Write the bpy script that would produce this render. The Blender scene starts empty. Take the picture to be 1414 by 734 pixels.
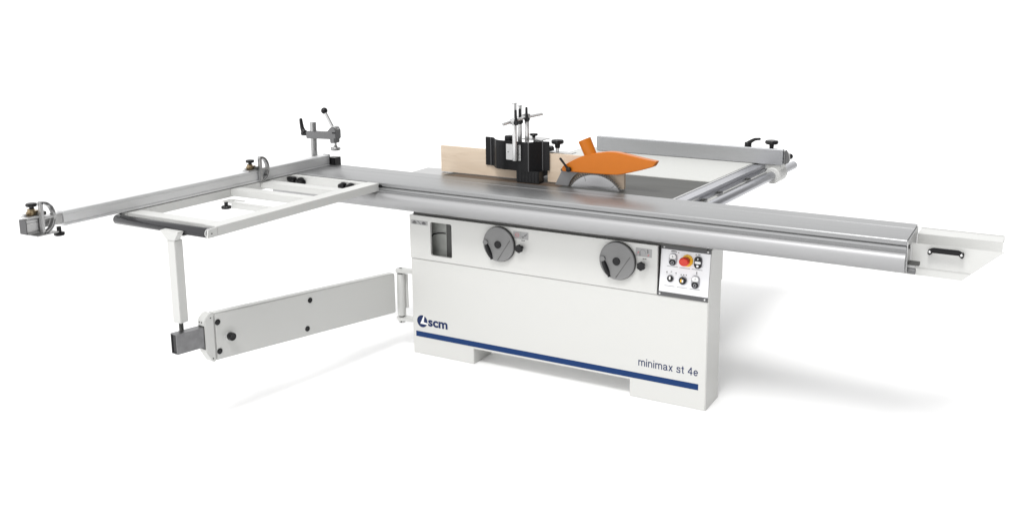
import bpy, bmesh, math, random
from mathutils import Vector, Matrix
random.seed(4)
S = bpy.context.scene
COL = S.collection
PI = math.pi

# ------------------------------------------------------------------ materials
def newmat(name):
    m = bpy.data.materials.new(name); m.use_nodes = True
    nt = m.node_tree; b = nt.nodes['Principled BSDF']
    return m, nt, b
def mat(name, col, rough=0.5, metal=0.0, coat=0.0, nscale=60.0, namp=0.05, stretch=(1, 1, 1), bump=0.0, rvar=0.08, spec=0.5, aniso=0.0, dirt=0.0):
    m, nt, b = newmat(name)
    N, L = nt.nodes, nt.links
    tc = N.new('ShaderNodeTexCoord'); mp = N.new('ShaderNodeMapping')
    mp.inputs['Scale'].default_value = stretch
    L.new(tc.outputs['Object'], mp.inputs['Vector'])
    nz = N.new('ShaderNodeTexNoise'); nz.inputs['Scale'].default_value = nscale; nz.inputs['Detail'].default_value = 5
    L.new(mp.outputs['Vector'], nz.inputs['Vector'])
    mr = N.new('ShaderNodeMapRange'); mr.inputs['To Min'].default_value = 1 - namp; mr.inputs['To Max'].default_value = 1 + namp
    L.new(nz.outputs['Fac'], mr.inputs['Value'])
    mx = N.new('ShaderNodeVectorMath'); mx.operation = 'SCALE'
    mx.inputs[0].default_value = col[:3]
    L.new(mr.outputs['Result'], mx.inputs['Scale'])
    L.new(mx.outputs['Vector'], b.inputs['Base Color'])
    r2 = N.new('ShaderNodeMapRange'); r2.inputs['To Min'].default_value = max(0.02, rough - rvar); r2.inputs['To Max'].default_value = rough + rvar
    n2 = N.new('ShaderNodeTexNoise'); n2.inputs['Scale'].default_value = nscale * 0.12; n2.inputs['Detail'].default_value = 4
    L.new(mp.outputs['Vector'], n2.inputs['Vector'])
    L.new(n2.outputs['Fac'], r2.inputs['Value']); L.new(r2.outputs['Result'], b.inputs['Roughness'])
    b.inputs['Metallic'].default_value = metal
    b.inputs['Coat Weight'].default_value = coat
    b.inputs['Specular IOR Level'].default_value = spec
    if aniso: b.inputs['Anisotropic'].default_value = aniso
    if bump:
        bp = N.new('ShaderNodeBump'); bp.inputs['Strength'].default_value = bump; bp.inputs['Distance'].default_value = 0.0006
        L.new(nz.outputs['Fac'], bp.inputs['Height']); L.new(bp.outputs['Normal'], b.inputs['Normal'])
    return m
MT = {}
MT['paint'] = mat('white_paint', (0.575, 0.575, 0.558), 0.42, nscale=900, namp=0.012, bump=0.12, rvar=0.05)
MT['paint2'] = mat('frame_paint', (0.56, 0.562, 0.548), 0.45, nscale=900, namp=0.015, bump=0.12, rvar=0.05)
MT['plate'] = mat('control_plate_white', (0.78, 0.78, 0.80), 0.4, nscale=300, namp=0.01)
MT['alu'] = mat('anodised_aluminium', (0.29, 0.293, 0.296), 0.37, 0.75, nscale=220, namp=0.09, stretch=(0.03, 1, 1), bump=0.25, rvar=0.06)
MT['aluy'] = mat('anodised_fence_aluminium', (0.66, 0.665, 0.67), 0.45, 0.5, nscale=220, namp=0.05, stretch=(1, 0.03, 1), bump=0.2, rvar=0.05)
MT['bulge'] = mat('carriage_shell_aluminium', (0.36, 0.36, 0.365), 0.44, 0.7, nscale=200, namp=0.03, stretch=(0.02, 1, 1), bump=0.15, rvar=0.04)
MT['rip'] = mat('rip_fence_aluminium', (0.43, 0.437, 0.45), 0.42, 1.0, nscale=200, namp=0.04, stretch=(0.04, 1, 1), bump=0.2)
MT['rail'] = mat('guide_rail_aluminium', (0.42, 0.425, 0.45), 0.35, 1.0, nscale=200, namp=0.03, stretch=(1, 0.03, 1))
MT['steel'] = mat('ground_steel', (0.36, 0.36, 0.36), 0.30, 1.0, nscale=150, namp=0.06, bump=0.1)
MT['rollsteel'] = mat('roller_steel', (0.035, 0.035, 0.038), 0.17, 0.45, nscale=120, namp=0.08, stretch=(0.05, 1, 1), bump=0.1)
MT['chrome'] = mat('chromed_steel', (0.66, 0.66, 0.66), 0.25, 0.6, nscale=80, namp=0.03, rvar=0.04)
MT['cast'] = mat('cast_grey_metal', (0.15, 0.15, 0.153), 0.48, 0.4, nscale=400, namp=0.12, bump=0.6)
MT['castlight'] = mat('cast_aluminium', (0.50, 0.50, 0.50), 0.36, 1.0, nscale=250, namp=0.10, bump=0.4)
MT['iron'] = mat('cast_iron_table', (0.060, 0.061, 0.056), 0.55, 0.0, nscale=180, namp=0.10, stretch=(0.15, 1, 1), bump=0.1, spec=0.35)
MT['silver'] = mat('milled_iron_table', (0.42, 0.42, 0.42), 0.35, 0.85, nscale=180, namp=0.05, stretch=(0.2, 1, 1))
MT['exttable'] = mat('pale_extension_table', (0.53, 0.535, 0.515), 0.5, nscale=400, namp=0.015, bump=0.1)
MT['black'] = mat('black_plastic', (0.008, 0.008, 0.009), 0.30, nscale=200, namp=0.15, rvar=0.06, spec=0.3)
MT['blackmat'] = mat('black_powder_coat', (0.012, 0.012, 0.013), 0.36, nscale=700, namp=0.2, bump=0.2, spec=0.15)
MT['dark'] = mat('dark_recess_metal', (0.06, 0.06, 0.057), 0.5, nscale=60, namp=0.2)
MT['inner'] = mat('recess_grey_plastic', (0.36, 0.37, 0.35), 0.4, nscale=30, namp=0.25)
MT['wheel'] = mat('grey_handwheel_plastic', (0.185, 0.185, 0.185), 0.42, nscale=500, namp=0.06, bump=0.3)
MT['strip'] = mat('dark_grey_strip', (0.075, 0.075, 0.078), 0.45, nscale=300, namp=0.06)
MT['orange'] = mat('orange_plastic', (0.51, 0.142, 0.007), 0.38, nscale=25, namp=0.05, spec=0.3)
MT['blue'] = mat('navy_decal', (0.012, 0.038, 0.130), 0.5, nscale=200, namp=0.03, spec=0.1)
MT['ink'] = mat('dark_blue_lettering', (0.020, 0.033, 0.095), 0.5, nscale=200, namp=0.03, spec=0.1)
MT['white'] = mat('white_decal', (0.80, 0.80, 0.80), 0.5, nscale=200, namp=0.01)
MT['red'] = mat('red_button_plastic', (0.62, 0.030, 0.012), 0.3, nscale=100, namp=0.05)
MT['yellow'] = mat('yellow_button_collar', (0.85, 0.47, 0.02), 0.35, nscale=100, namp=0.04)
MT['tag'] = mat('grey_sticker', (0.33, 0.33, 0.33), 0.5, nscale=200, namp=0.05)
MT['tagmark'] = mat('sticker_print_grey', (0.15, 0.15, 0.15), 0.5, nscale=200, namp=0.05)
MT['tagred'] = mat('sticker_print_red', (0.50, 0.10, 0.12), 0.5, nscale=200, namp=0.05)
MT['ring'] = mat('grey_switch_ring', (0.30, 0.30, 0.32), 0.3, 0.8, nscale=200, namp=0.05)
MT['woodreflect'] = mat('brown_wood_reflection', (0.090, 0.062, 0.044), 0.45, nscale=120, namp=0.15, spec=0.3)  # flat brown for the fence boards mirrored in the table, painted in
MT['brass'] = mat('worn_brass', (0.30, 0.23, 0.14), 0.35, 0.9, nscale=160, namp=0.25)
MT['knife'] = mat('riving_knife_steel', (0.20, 0.20, 0.205), 0.5, 0.3, nscale=220, namp=0.05)
MT['tooth'] = mat('saw_tooth_steel', (0.15, 0.145, 0.14), 0.35, 0.9, nscale=300, namp=0.2)
MT['beam'] = mat('raw_steel_tube', (0.20, 0.20, 0.205), 0.38, 0.9, nscale=35, namp=0.25, bump=0.2)
# floor
m, nt, b = newmat('white_studio_floor'); b.inputs['Base Color'].default_value = (0.88, 0.88, 0.88, 1); b.inputs['Roughness'].default_value = 0.9; b.inputs['Specular IOR Level'].default_value = 0.1
nz = nt.nodes.new('ShaderNodeTexNoise'); nz.inputs['Scale'].default_value = 3
mr = nt.nodes.new('ShaderNodeMapRange'); mr.inputs['To Min'].default_value = 0.91; mr.inputs['To Max'].default_value = 0.94
nt.links.new(nz.outputs['Fac'], mr.inputs['Value']); nt.links.new(mr.outputs['Result'], b.inputs['Base Color'])
MT['floor'] = m
# wood
def woodmat():
    m, nt, b = newmat('pale_birch_plywood'); N, L = nt.nodes, nt.links
    tc = N.new('ShaderNodeTexCoord'); mp = N.new('ShaderNodeMapping'); mp.inputs['Scale'].default_value = (1.6, 6, 11)
    L.new(tc.outputs['Object'], mp.inputs['Vector'])
    n1 = N.new('ShaderNodeTexNoise'); n1.inputs['Scale'].default_value = 2.2; n1.inputs['Detail'].default_value = 6; n1.inputs['Distortion'].default_value = 1.6
    L.new(mp.outputs['Vector'], n1.inputs['Vector'])
    cr = N.new('ShaderNodeValToRGB')
    cr.color_ramp.elements[0].position = 0.3; cr.color_ramp.elements[0].color = (0.58, 0.465, 0.350, 1)
    cr.color_ramp.elements[1].position = 0.72; cr.color_ramp.elements[1].color = (0.66, 0.550, 0.435, 1)
    L.new(n1.outputs['Fac'], cr.inputs['Fac'])
    n2 = N.new('ShaderNodeTexNoise'); n2.inputs['Scale'].default_value = 60; n2.inputs['Detail'].default_value = 3
    mp2 = N.new('ShaderNodeMapping'); mp2.inputs['Scale'].default_value = (0.15, 1, 1.5)
    L.new(tc.outputs['Object'], mp2.inputs['Vector']); L.new(mp2.outputs['Vector'], n2.inputs['Vector'])
    mr = N.new('ShaderNodeMapRange'); mr.inputs['To Min'].default_value = 0.93; mr.inputs['To Max'].default_value = 1.06
    L.new(n2.outputs['Fac'], mr.inputs['Value'])
    v = N.new('ShaderNodeVectorMath'); v.operation = 'SCALE'
    L.new(cr.outputs['Color'], v.inputs[0]); L.new(mr.outputs['Result'], v.inputs['Scale'])
    L.new(v.outputs['Vector'], b.inputs['Base Color']); b.inputs['Roughness'].default_value = 0.55
    return m
MT['wood'] = woodmat()
# saw blade: turned disc, radial anisotropy
def blademat():  # object coordinates are not used, so the shared origin does not matter
    m, nt, b = newmat('polished_saw_blade'); N, L = nt.nodes, nt.links
    b.inputs['Base Color'].default_value = (0.50, 0.50, 0.51, 1); b.inputs['Metallic'].default_value = 1; b.inputs['Roughness'].default_value = 0.27
    b.inputs['Anisotropic'].default_value = 0.85
    t = N.new('ShaderNodeTangent'); t.direction_type = 'RADIAL'; t.axis = 'Y'
    L.new(t.outputs['Tangent'], b.inputs['Tangent'])
    return m
MT['blade'] = blademat()

# ------------------------------------------------------------------ mesh builder
class MB:
    def __init__(s): s.bm = bmesh.new(); s.mats = []; s.cur = 0
    def _merge(s, t, mi=None):
        me = bpy.data.meshes.new('tmp'); t.to_mesh(me); t.free()
        n0 = len(s.bm.faces); s.bm.from_mesh(me); bpy.data.meshes.remove(me)
        s.bm.faces.ensure_lookup_table()
        for f in s.bm.faces[n0:]: f.material_index = s.cur
        return s
    def use(s, name):
        if name not in s.mats: s.mats.append(name)
        s.cur = s.mats.index(name); return s
    def _bev(s, t, bev, seg=2, ang=0.5):
        if bev:
            ed = [e for e in t.edges if len(e.link_faces) == 2 and e.calc_face_angle(0) > ang]
            bmesh.ops.bevel(t, geom=ed, offset=bev, segments=seg, affect='EDGES', clamp_overlap=True)
    def box(s, x0, x1, y0, y1, z0, z1, bev=0.0, seg=2, M=None):
        t = bmesh.new()
        bmesh.ops.create_cube(t, size=1)
        for v in t.verts: v.co = Vector(((x0 + x1) / 2 + v.co.x * (x1 - x0), (y0 + y1) / 2 + v.co.y * (y1 - y0), (z0 + z1) / 2 + v.co.z * (z1 - z0)))
        s._bev(t, bev, seg)
        if M: t.transform(M)
        return s._merge(t)
    def frame(s, p0, p1):
        p0 = Vector(p0); d = (Vector(p1) - p0); L = d.length
        q = Vector((0, 0, 1)).rotation_difference(d.normalized())
        return Matrix.Translation(p0) @ q.to_matrix().to_4x4(), L
    def lathe(s, p0, p1, prof, seg=32):
        """prof: list of (r, h) with h measured from p0 towards p1 (absolute metres)"""
        F, L = s.frame(p0, p1); t = bmesh.new(); rings = []
        for r, h in prof:
            if r < 1e-6: rings.append([t.verts.new((0, 0, h))])
            else: rings.append([t.verts.new((r * math.cos(2 * PI * k / seg), r * math.sin(2 * PI * k / seg), h)) for k in range(seg)])
        for a, b in zip(rings, rings[1:]):
            for k in range(seg):
                k2 = (k + 1) % seg
                if len(a) == 1 and len(b) == 1: continue
                if len(a) == 1: t.faces.new((a[0], b[k2], b[k]))
                elif len(b) == 1: t.faces.new((a[k], a[k2], b[0]))
                else: t.faces.new((a[k], a[k2], b[k2], b[k]))
        if len(rings[0]) > 1: t.faces.new(list(reversed(rings[0])))
        if len(rings[-1]) > 1: t.faces.new(rings[-1])
        bmesh.ops.recalc_face_normals(t, faces=t.faces[:])
        t.transform(F); return s._merge(t)
    def cyl(s, p0, p1, r, r2=None, seg=28, bev=0.0):
        L = (Vector(p1) - Vector(p0)).length; r2 = r if r2 is None else r2; b = min(bev, L * .45, r * .9, r2 * .9)
        if b > 0: pr = [(r - b, 0), (r - b * .3, b * .3), (r, b), (r2, L - b), (r2 - b * .3, L - b * .3), (r2 - b, L)]
        else: pr = [(r, 0), (r2, L)]
        return s.lathe(p0, p1, pr, seg)
    def pipe(s, p0, p1, r, ri, seg=28):
        L = (Vector(p1) - Vector(p0)).length
        F, L = s.frame(p0, p1); t = bmesh.new(); R = []
        for rr, h in ((r, 0), (r, L), (ri, L), (ri, 0)):
            R.append([t.verts.new((rr * math.cos(2 * PI * k / seg), rr * math.sin(2 * PI * k / seg), h)) for k in range(seg)])
        for i in range(4):
            a, b = R[i], R[(i + 1) % 4]
            for k in range(seg): t.faces.new((a[k], a[(k + 1) % seg], b[(k + 1) % seg], b[k]))
        bmesh.ops.recalc_face_normals(t, faces=t.faces[:]); t.transform(F); return s._merge(t)
    def tube(s, pts, rs, seg=16):
        pts = [Vector(p) for p in pts]
        if not isinstance(rs, (list, tuple)): rs = [rs] * len(pts)
        t = bmesh.new(); rings = []; up = None
        for i, p in enumerate(pts):
            d = ((pts[min(i + 1, len(pts) - 1)] - pts[max(i - 1, 0)])).normalized()
            if up is None:
                up = Vector((0, 0, 1)) if abs(d.z) < .9 else Vector((1, 0, 0))
            a = d.cross(up).normalized(); b = a.cross(d).normalized(); up = b
            rings.append([t.verts.new(p + (a * math.cos(2 * PI * k / seg) + b * math.sin(2 * PI * k / seg)) * rs[i]) for k in range(seg)])
        for A, B in zip(rings, rings[1:]):
            for k in range(seg): t.faces.new((A[k], A[(k + 1) % seg], B[(k + 1) % seg], B[k]))
        t.faces.new(rings[0]); t.faces.new(rings[-1])
        bmesh.ops.recalc_face_normals(t, faces=t.faces[:]); return s._merge(t)
    def ball(s, c, r, sc=(1, 1, 1), seg=24):
        t = bmesh.new(); bmesh.ops.create_uvsphere(t, u_segments=seg, v_segments=seg // 2, radius=r)
        for v in t.verts: v.co = Vector((v.co.x * sc[0], v.co.y * sc[1], v.co.z * sc[2])) + Vector(c)
        return s._merge(t)
    def prism(s, poly, ax, a0, a1, bev=0.0, seg=2, M=None):
        """poly in the two remaining axes (in xyz order), extruded along ax from a0 to a1"""
        def P(u, v, a): return {'x': (a, u, v), 'y': (u, a, v), 'z': (u, v, a)}[ax]
        t = bmesh.new(); A = [t.verts.new(P(u, v, a0)) for u, v in poly]; B = [t.verts.new(P(u, v, a1)) for u, v in poly]
        n = len(poly)
        t.faces.new(A); t.faces.new(list(reversed(B)))
        for k in range(n): t.faces.new((A[k], B[k], B[(k + 1) % n], A[(k + 1) % n]))
        bmesh.ops.recalc_face_normals(t, faces=t.faces[:])
        s._bev(t, bev, seg)
        if M: t.transform(M)
        return s._merge(t)
    def holed(s, outer, holes, y0, y1):
        """plate in XZ with holes, front at y0, back at y1"""
        cu = bpy.data.curves.new('tmp', 'CURVE'); cu.dimensions = '2D'; cu.fill_mode = 'BOTH'; cu.extrude = abs(y1 - y0) / 2
        for pl in [outer] + holes:
            sp = cu.splines.new('POLY'); sp.points.add(len(pl) - 1); sp.use_cyclic_u = True
            for p, (u, v) in zip(sp.points, pl): p.co = (u, v, 0, 1)
        o = bpy.data.objects.new('tmp', cu); COL.objects.link(o)
        dg = bpy.context.evaluated_depsgraph_get(); me = bpy.data.meshes.new_from_object(o.evaluated_get(dg))
        t = bmesh.new(); t.from_mesh(me)
        for v in t.verts: v.co = Vector((v.co.x, (y0 + y1) / 2 - v.co.z, v.co.y))
        bmesh.ops.recalc_face_normals(t, faces=t.faces[:])
        bpy.data.objects.remove(o); bpy.data.curves.remove(cu); bpy.data.meshes.remove(me)
        return s._merge(t)
    def text(s, txt, x0, x1, z0, z1, y, depth=0.0006, bold=0.0):
        cu = bpy.data.curves.new('tmp', 'FONT'); cu.body = txt; cu.size = 1; cu.offset = bold; cu.resolution_u = 6
        o = bpy.data.objects.new('tmp', cu); COL.objects.link(o)
        dg = bpy.context.evaluated_depsgraph_get(); me = bpy.data.meshes.new_from_object(o.evaluated_get(dg))
        t = bmesh.new(); t.from_mesh(me)
        xs = [v.co.x for v in t.verts]; ys = [v.co.y for v in t.verts]; a, b, c, d = min(xs), max(xs), min(ys), max(ys)
        for v in t.verts: v.co = Vector((x0 + (v.co.x - a) / (b - a) * (x1 - x0), y, z0 + (v.co.y - c) / (d - c) * (z1 - z0)))
        for f in t.faces:
            f.normal_update()
            if f.normal.y > 0: f.normal_flip()
        r = bmesh.ops.extrude_face_region(t, geom=t.faces[:])
        for g in r['geom']:
            if isinstance(g, bmesh.types.BMVert): g.co.y -= depth
        bmesh.ops.recalc_face_normals(t, faces=t.faces[:])
        bpy.data.objects.remove(o); bpy.data.curves.remove(cu); bpy.data.meshes.remove(me)
        return s._merge(t)
    def xf(s, fn):
        for v in s.bm.verts: v.co = Vector(fn(v.co))
        return s
    def build(s, name, parent=None, m=None, ang=35, label=None):
        base = Vector((0, 0, 0)); root = parent
        while root is not None and root.parent is not None: root = root.parent
        if root is not None: base = Vector(root.location)
        for v in s.bm.verts: v.co -= base
        me = bpy.data.meshes.new(name); s.bm.to_mesh(me); s.bm.free()
        for f in me.polygons: f.use_smooth = True
        me.set_sharp_from_angle(angle=math.radians(ang))
        for k in (s.mats or [m]): me.materials.append(MT[k])
        o = bpy.data.objects.new(name, me); COL.objects.link(o)
        if parent: o.parent = parent
        if label: o['label'] = label
        return o
def thing(name, loc, label, cat, group=None):
    o = bpy.data.objects.new(name, None); COL.objects.link(o); o.location = loc; o.empty_display_size = .05
    o['label'] = label; o['category'] = cat
    if group: o['group'] = group
    return o
def tag(o, label, cat, group=None):
    o['label'] = label; o['category'] = cat
    if group: o['group'] = group
def cr(pts, n=3):
    out = []
    for i in range(len(pts) - 1):
        p0 = pts[max(i - 1, 0)]; p1 = pts[i]; p2 = pts[i + 1]; p3 = pts[min(i + 2, len(pts) - 1)]
        for k in range(n):
            t = k / n
            out.append(tuple(.5 * ((2 * p1[j]) + (-p0[j] + p2[j]) * t + (2 * p0[j] - 5 * p1[j] + 4 * p2[j] - p3[j]) * t * t + (-p0[j] + 3 * p1[j] - 3 * p2[j] + p3[j]) * t ** 3) for j in range(2)))
    out.append(pts[-1]); return out
def rrect(x0, x1, z0, z1, r, n=6):
    pts = []
    for cx, cz, a0 in ((x1 - r, z0 + r, -90), (x1 - r, z1 - r, 0), (x0 + r, z1 - r, 90), (x0 + r, z0 + r, 180)):
        for k in range(n + 1):
            a = math.radians(a0 + 90 * k / n); pts.append((cx + r * math.cos(a), cz + r * math.sin(a)))
    return pts
def ell(cx, cz, rx, rz, n=28, a0=0, a1=360):
    full = abs(a1 - a0) >= 360
    return [(cx + rx * math.cos(math.radians(a0 + (a1 - a0) * k / (n if full else n - 1))), cz + rz * math.sin(math.radians(a0 + (a1 - a0) * k / (n if full else n - 1)))) for k in range(n)]
def lobed(s, c, r, h, up=(0, 0, 1), lobes=8, amp=0.08):
    """fluted knob head centred on c, axis up"""
    F, L = s.frame(c, Vector(c) + Vector(up)); t = bmesh.new(); seg = 64; rings = []
    for q, hh in ((.55, -h / 2), (.88, -h / 2 + h * .08), (1.0, -h * .2), (1.0, h * .18), (.90, h * .40), (.6, h * .5)):
        ring = []
        for k in range(seg):
            a = 2 * PI * k / seg; rr = r * q * (1 - amp * (0.5 + 0.5 * math.cos(a * lobes)) ** 2)
            ring.append(t.verts.new((rr * math.cos(a), rr * math.sin(a), hh)))
        rings.append(ring)
    for A, B in zip(rings, rings[1:]):
        for k in range(seg): t.faces.new((A[k], A[(k + 1) % seg], B[(k + 1) % seg], B[k]))
    t.faces.new(list(reversed(rings[0]))); t.faces.new(rings[-1])
    t.transform(F); return s._merge(t)
MB.lobed = lobed

# ------------------------------------------------------------------ setting
f = MB(); f.box(-6, 8, -7, 4.6, -0.05, 0.0)
fl = f.build('floor', None, 'floor'); fl['kind'] = 'structure'

# ------------------------------------------------------------------ machine cabinet
W, D = 1.577, 0.168
cab = thing('machine_cabinet', (0.0, 0.0, 0.0), 'white sheet metal machine cabinet with two handwheels, blue stripe and control panel', 'machine cabinet')
b = MB(); b.prism([(0, 0), (.3666, 0), (.3666, .0806), (1.2118, .0806), (1.2118, 0), (W, 0), (W, .5015), (0, .5015)], 'y', 0, D, bev=.0022)
b.build('lower_body', cab, 'paint')
u = MB()
hole = rrect(.1235, .2505, .5295, .701, .010)
u.holed([(-.001, .5045), (1.338, .5045), (1.338, .7265), (-.001, .7265)], [hole], -.0025, .010)
u.build('upper_panel', cab, 'paint')
u = MB()
u.prism([(.020, .505), (D, .505), (D, .728), (.020, .728)], 'x', 0.001, .012)                 # left side sheet
u.prism([(.002, .5035), (D, .5035), (D, .728), (.031, .728)], 'x', 1.345, W, bev=.0015)           # housing of the control panel
u.box(.014, 1.343, .11, D, .505, .728)
u.build('upper_body', cab, 'paint')
u = MB(); u.prism([(.0004, .0004), (D, .0004), (D, .728), (.031, .728), (.0012, .5035)], 'x', W + .0003, W + .0016); u.build('side_panel', cab, 'paint')
u = MB(); u.box(0.016, 1.56, .010, D, .7285, .7585)
u.build('gap_shadow_strip', cab, 'dark')  # dark block puts the shadow line under the carriage into colour
u = MB(); u.box(.02, 1.44, D + .001, .62, .42, .86, bev=.004); u.box(.06, 1.40, .20, .60, .86, .884)
u.build('rear_body', cab, 'paint')
# recess with dust chute
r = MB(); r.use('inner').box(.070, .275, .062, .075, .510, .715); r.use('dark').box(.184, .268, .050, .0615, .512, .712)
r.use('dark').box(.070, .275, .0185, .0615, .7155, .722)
rec = r.build('window_recess', cab)
c = MB(); c.tube([(.085, .058, .607), (.100, .058, .622), (.125, .058, .630), (.155, .058, .634), (.172, .058, .634)], .0028, 10); c.build('cable', rec, 'black')
# decals
st = MB(); st.box(.0185, 1.5425, -.0008, .0, .0915, .1195)
st.bm.verts.ensure_lookup_table(); st.build('stripe', cab, 'blue')
lg = MB()
cx, cz, rr = .058, .175, .0315
lg.use('ink')
def LP(u_, v_): return (cx + u_ * rr, cz + v_ * rr)
lg.prism(ell(cx, cz, rr, rr, 64), 'y', -.0008, 0)
lg.use('white').prism([LP(.31, 1.02), LP(-.37, -.44), LP(1.02, -.46), LP(1.04, -.22), LP(.93, -.20), LP(.29, -.10), LP(.40, .60), LP(.47, .93)], 'y', -.0012, -.0009)
lg.build('logo', cab)
def arc(cx, cy, rx, ry, a0, a1, n=14): return [(cx + rx * math.cos(math.radians(a0 + (a1 - a0) * k / n)), cy + ry * math.sin(math.radians(a0 + (a1 - a0) * k / n))) for k in range(n + 1)]
def glyph(ch, t):
    h = t / 2; T = 1 - h + .01
    if ch == 'i': return h * 2, [[(h, 0), (h, 1)], [(h, 1.20), (h, 1.36)]]
    if ch == 'n': return .66, [[(h, 0), (h, 1)], [(h, .50)] + arc(.33, .60, .33 - h, T - .60, 180, 0) + [(.66 - h, 0)]]
    if ch == 'm': return 1.06, [[(h, 0), (h, 1)], [(h, .50)] + arc(.315, .62, .315 - h, T - .62, 180, 0) + [(.63 - h, 0)], [(.63 - h, .50)] + arc(.53 + .315 - h, .62, .315 - h * 1.0, T - .62, 180, 0)[0:] + [(1.16 - 2 * h, 0)]]
    if ch == 'x': return .62, [[(h * .7, 0), (.62 - h * .7, 1)], [(h * .7, 1), (.62 - h * .7, 0)]]
    if ch == 'a': return .68, [[(h, .70)] + arc(.30, .72, .27 - h * .4, T - .72, 170, 0, 10) + [(.57 - h * .4, .22), (.60, h + .02), (.68, h * .8)], cr([(.57 - h * .4, .57), (.36, .52), (.14, .46), (h, .28), (.12, h + .02), (.28, h * .9), (.46, .14), (.57 - h * .4, .34)], 4)]
    if ch == 's': return .60, [cr([(.60 - h, .70), (.52, .86), (.31, T), (.12, .89), (h + .02, .73), (.13, .60), (.32, .53), (.50, .44), (.60 - h, .28), (.50, .12), (.30, h - .01), (.09, .13), (h * .9, .31)], 4)]
    if ch == 't': return .38, [cr([(.20, 1.28), (.20, .9), (.20, .4), (.20, .20), (.25, h + .02), (.38, h)], 4), [(0, 1 - h), (.38, 1 - h)]]
    if ch == 'e': return .68, [[(h, .50), (.68 - h * .6, .50)], arc(.34, .5, .34 - h, .5 - h + .01, 0, 322, 26)]
    if ch == 'c': return .64, [arc(.34, .5, .34 - h, .5 - h + .01, 38, 322, 24)]
    if ch == '4': return .70, [[(.50, 0), (.50, 1.36)], [(.50, 1.30), (h * .8, .47)], [(h * .3, .40), (.70, .40)]]
    return .30, []
def letters(txt, x0, x1, z0, xh, t):
    g = MB(); g.use('ink'); pen = 0; strokes = []
    for ch in txt:
        w_, st_ = glyph(ch, t)
        if ch == 'm': w_ = 1.16 - t * .5
        for p in st_: strokes.append([(pen + u_, v_) for u_, v_ in p])
        pen += w_ + .20 - t * .35
    wd = max(u_ for p in strokes for u_, v_ in p) + t / 2
    sx_ = (x1 - x0) / wd
    for i, p in enumerate(strokes):
        pts = [Vector((x0 + u_ * sx_, z0 + v_ * xh)) for u_, v_ in p]; Lf, Rt = [], []
        n = len(pts)
        for k, c_ in enumerate(pts):
            d_ = (pts[min(k + 1, n - 1)] - pts[max(k - 1, 0)]).normalized(); nn = Vector((-d_.y, d_.x)) * (t * xh / 2)
            Lf.append(c_ + nn); Rt.append(c_ - nn)
        yq = -.0006 - .00008 * (i % 5)
        for k in range(n - 1):
            g.prism([tuple(Lf[k]), tuple(Lf[k + 1]), tuple(Rt[k + 1]), tuple(Rt[k])], 'y', yq, -.0001)
    bmesh.ops.remove_doubles(g.bm, verts=g.bm.verts[:], dist=1e-6)
    return g.build('lettering', cab, 'ink')
tx = MB(); tx.text('scm', .0945, .212, .1545, .1895, -.0001, .0008, bold=.030); tx.build('lettering', cab, 'ink')
letters('minimax st 4e', 1.2535, 1.541, .1560, .0265, .165)
# stickers
tg = MB(); yy = -.0034
tg.use('tag').box(.0095, .1085, yy, -.0026, .6800, .7015)
tg.use('tagmark')
for cx_, w_ in ((.030, .014), (.086, .014)):
    tg.prism(ell(cx_, .688, w_, .006, 16), 'y', yy - .0004, yy - .0001); tg.prism(ell(cx_, .694, w_ * .6, .004, 12), 'y', yy - .0004, yy - .0001)
tg.prism([(.047, .700), (.052, .700), (.071, .682), (.066, .682)], 'y', yy - .0004, yy - .0001)
tg.build('sticker', cab)
tg = MB(); tg.use('tag').box(.603, .684, yy, -.0026, .6748, .7105)
tg.use('tagmark'); q = (yy - .0004, yy - .0001)
tg.box(.643, .6438, *q, .676, .709)
tg.prism([(.650, .680), (.656, .680), (.672, .699), (.668, .701)], 'y', *q); tg.prism([(.667, .690), (.671, .690), (.680, .704), (.676, .705)], 'y', *q)
tg.prism([(.647, .688), (.651, .684), (.655, .687), (.651, .691)], 'y', *q)
tg.use('tagred').holed(ell(.624, .693, .011, .010, 20), [ell(.624, .693, .0092, .0082, 20)], *q); tg.box(.611, .637, *q, .6925, .6938)
tg.build('sticker', cab)
tg = MB(); tg.use('tag').box(1.234, 1.312, yy, -.0026, .6685, .7065)
tg.use('tagmark'); tg.holed(ell(1.268, .682, .016, .020, 20, 0, 180) + ell(1.268, .682, .0145, .0185, 20, 180, 0), [], *q)
tg.prism([(1.252, .672), (1.258, .672), (1.2565, .690), (1.2545, .693)], 'y', *q); tg.prism([(1.290, .685), (1.296, .687), (1.2945, .703), (1.289, .704)], 'y', *q)
tg.use('tagred').prism([(1.242, .682), (1.245, .681), (1.251, .690), (1.248, .691)], 'y', *q); tg.prism([(1.290, .674), (1.296, .675), (1.301, .682), (1.297, .682)], 'y', *q)
tg.build('sticker', cab)
for ax_, az_ in ((.6555, .669), (1.277, .659)):
    a = MB(); w_ = .0105
    a.prism([(ax_ - w_, az_), (ax_ - w_ + .006, az_ + .0028), (ax_ - w_ + .006, az_ + .001), (ax_ + w_ - .006, az_ + .001), (ax_ + w_ - .006, az_ + .0028), (ax_ + w_, az_), (ax_ + w_ - .006, az_ - .0028), (ax_ + w_ - .006, az_ - .001), (ax_ - w_ + .006, az_ - .001), (ax_ - w_ + .006, az_ - .0028)], 'y', -.0031, -.0026)
    a.build('arrow_mark', cab, 'black')
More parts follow.
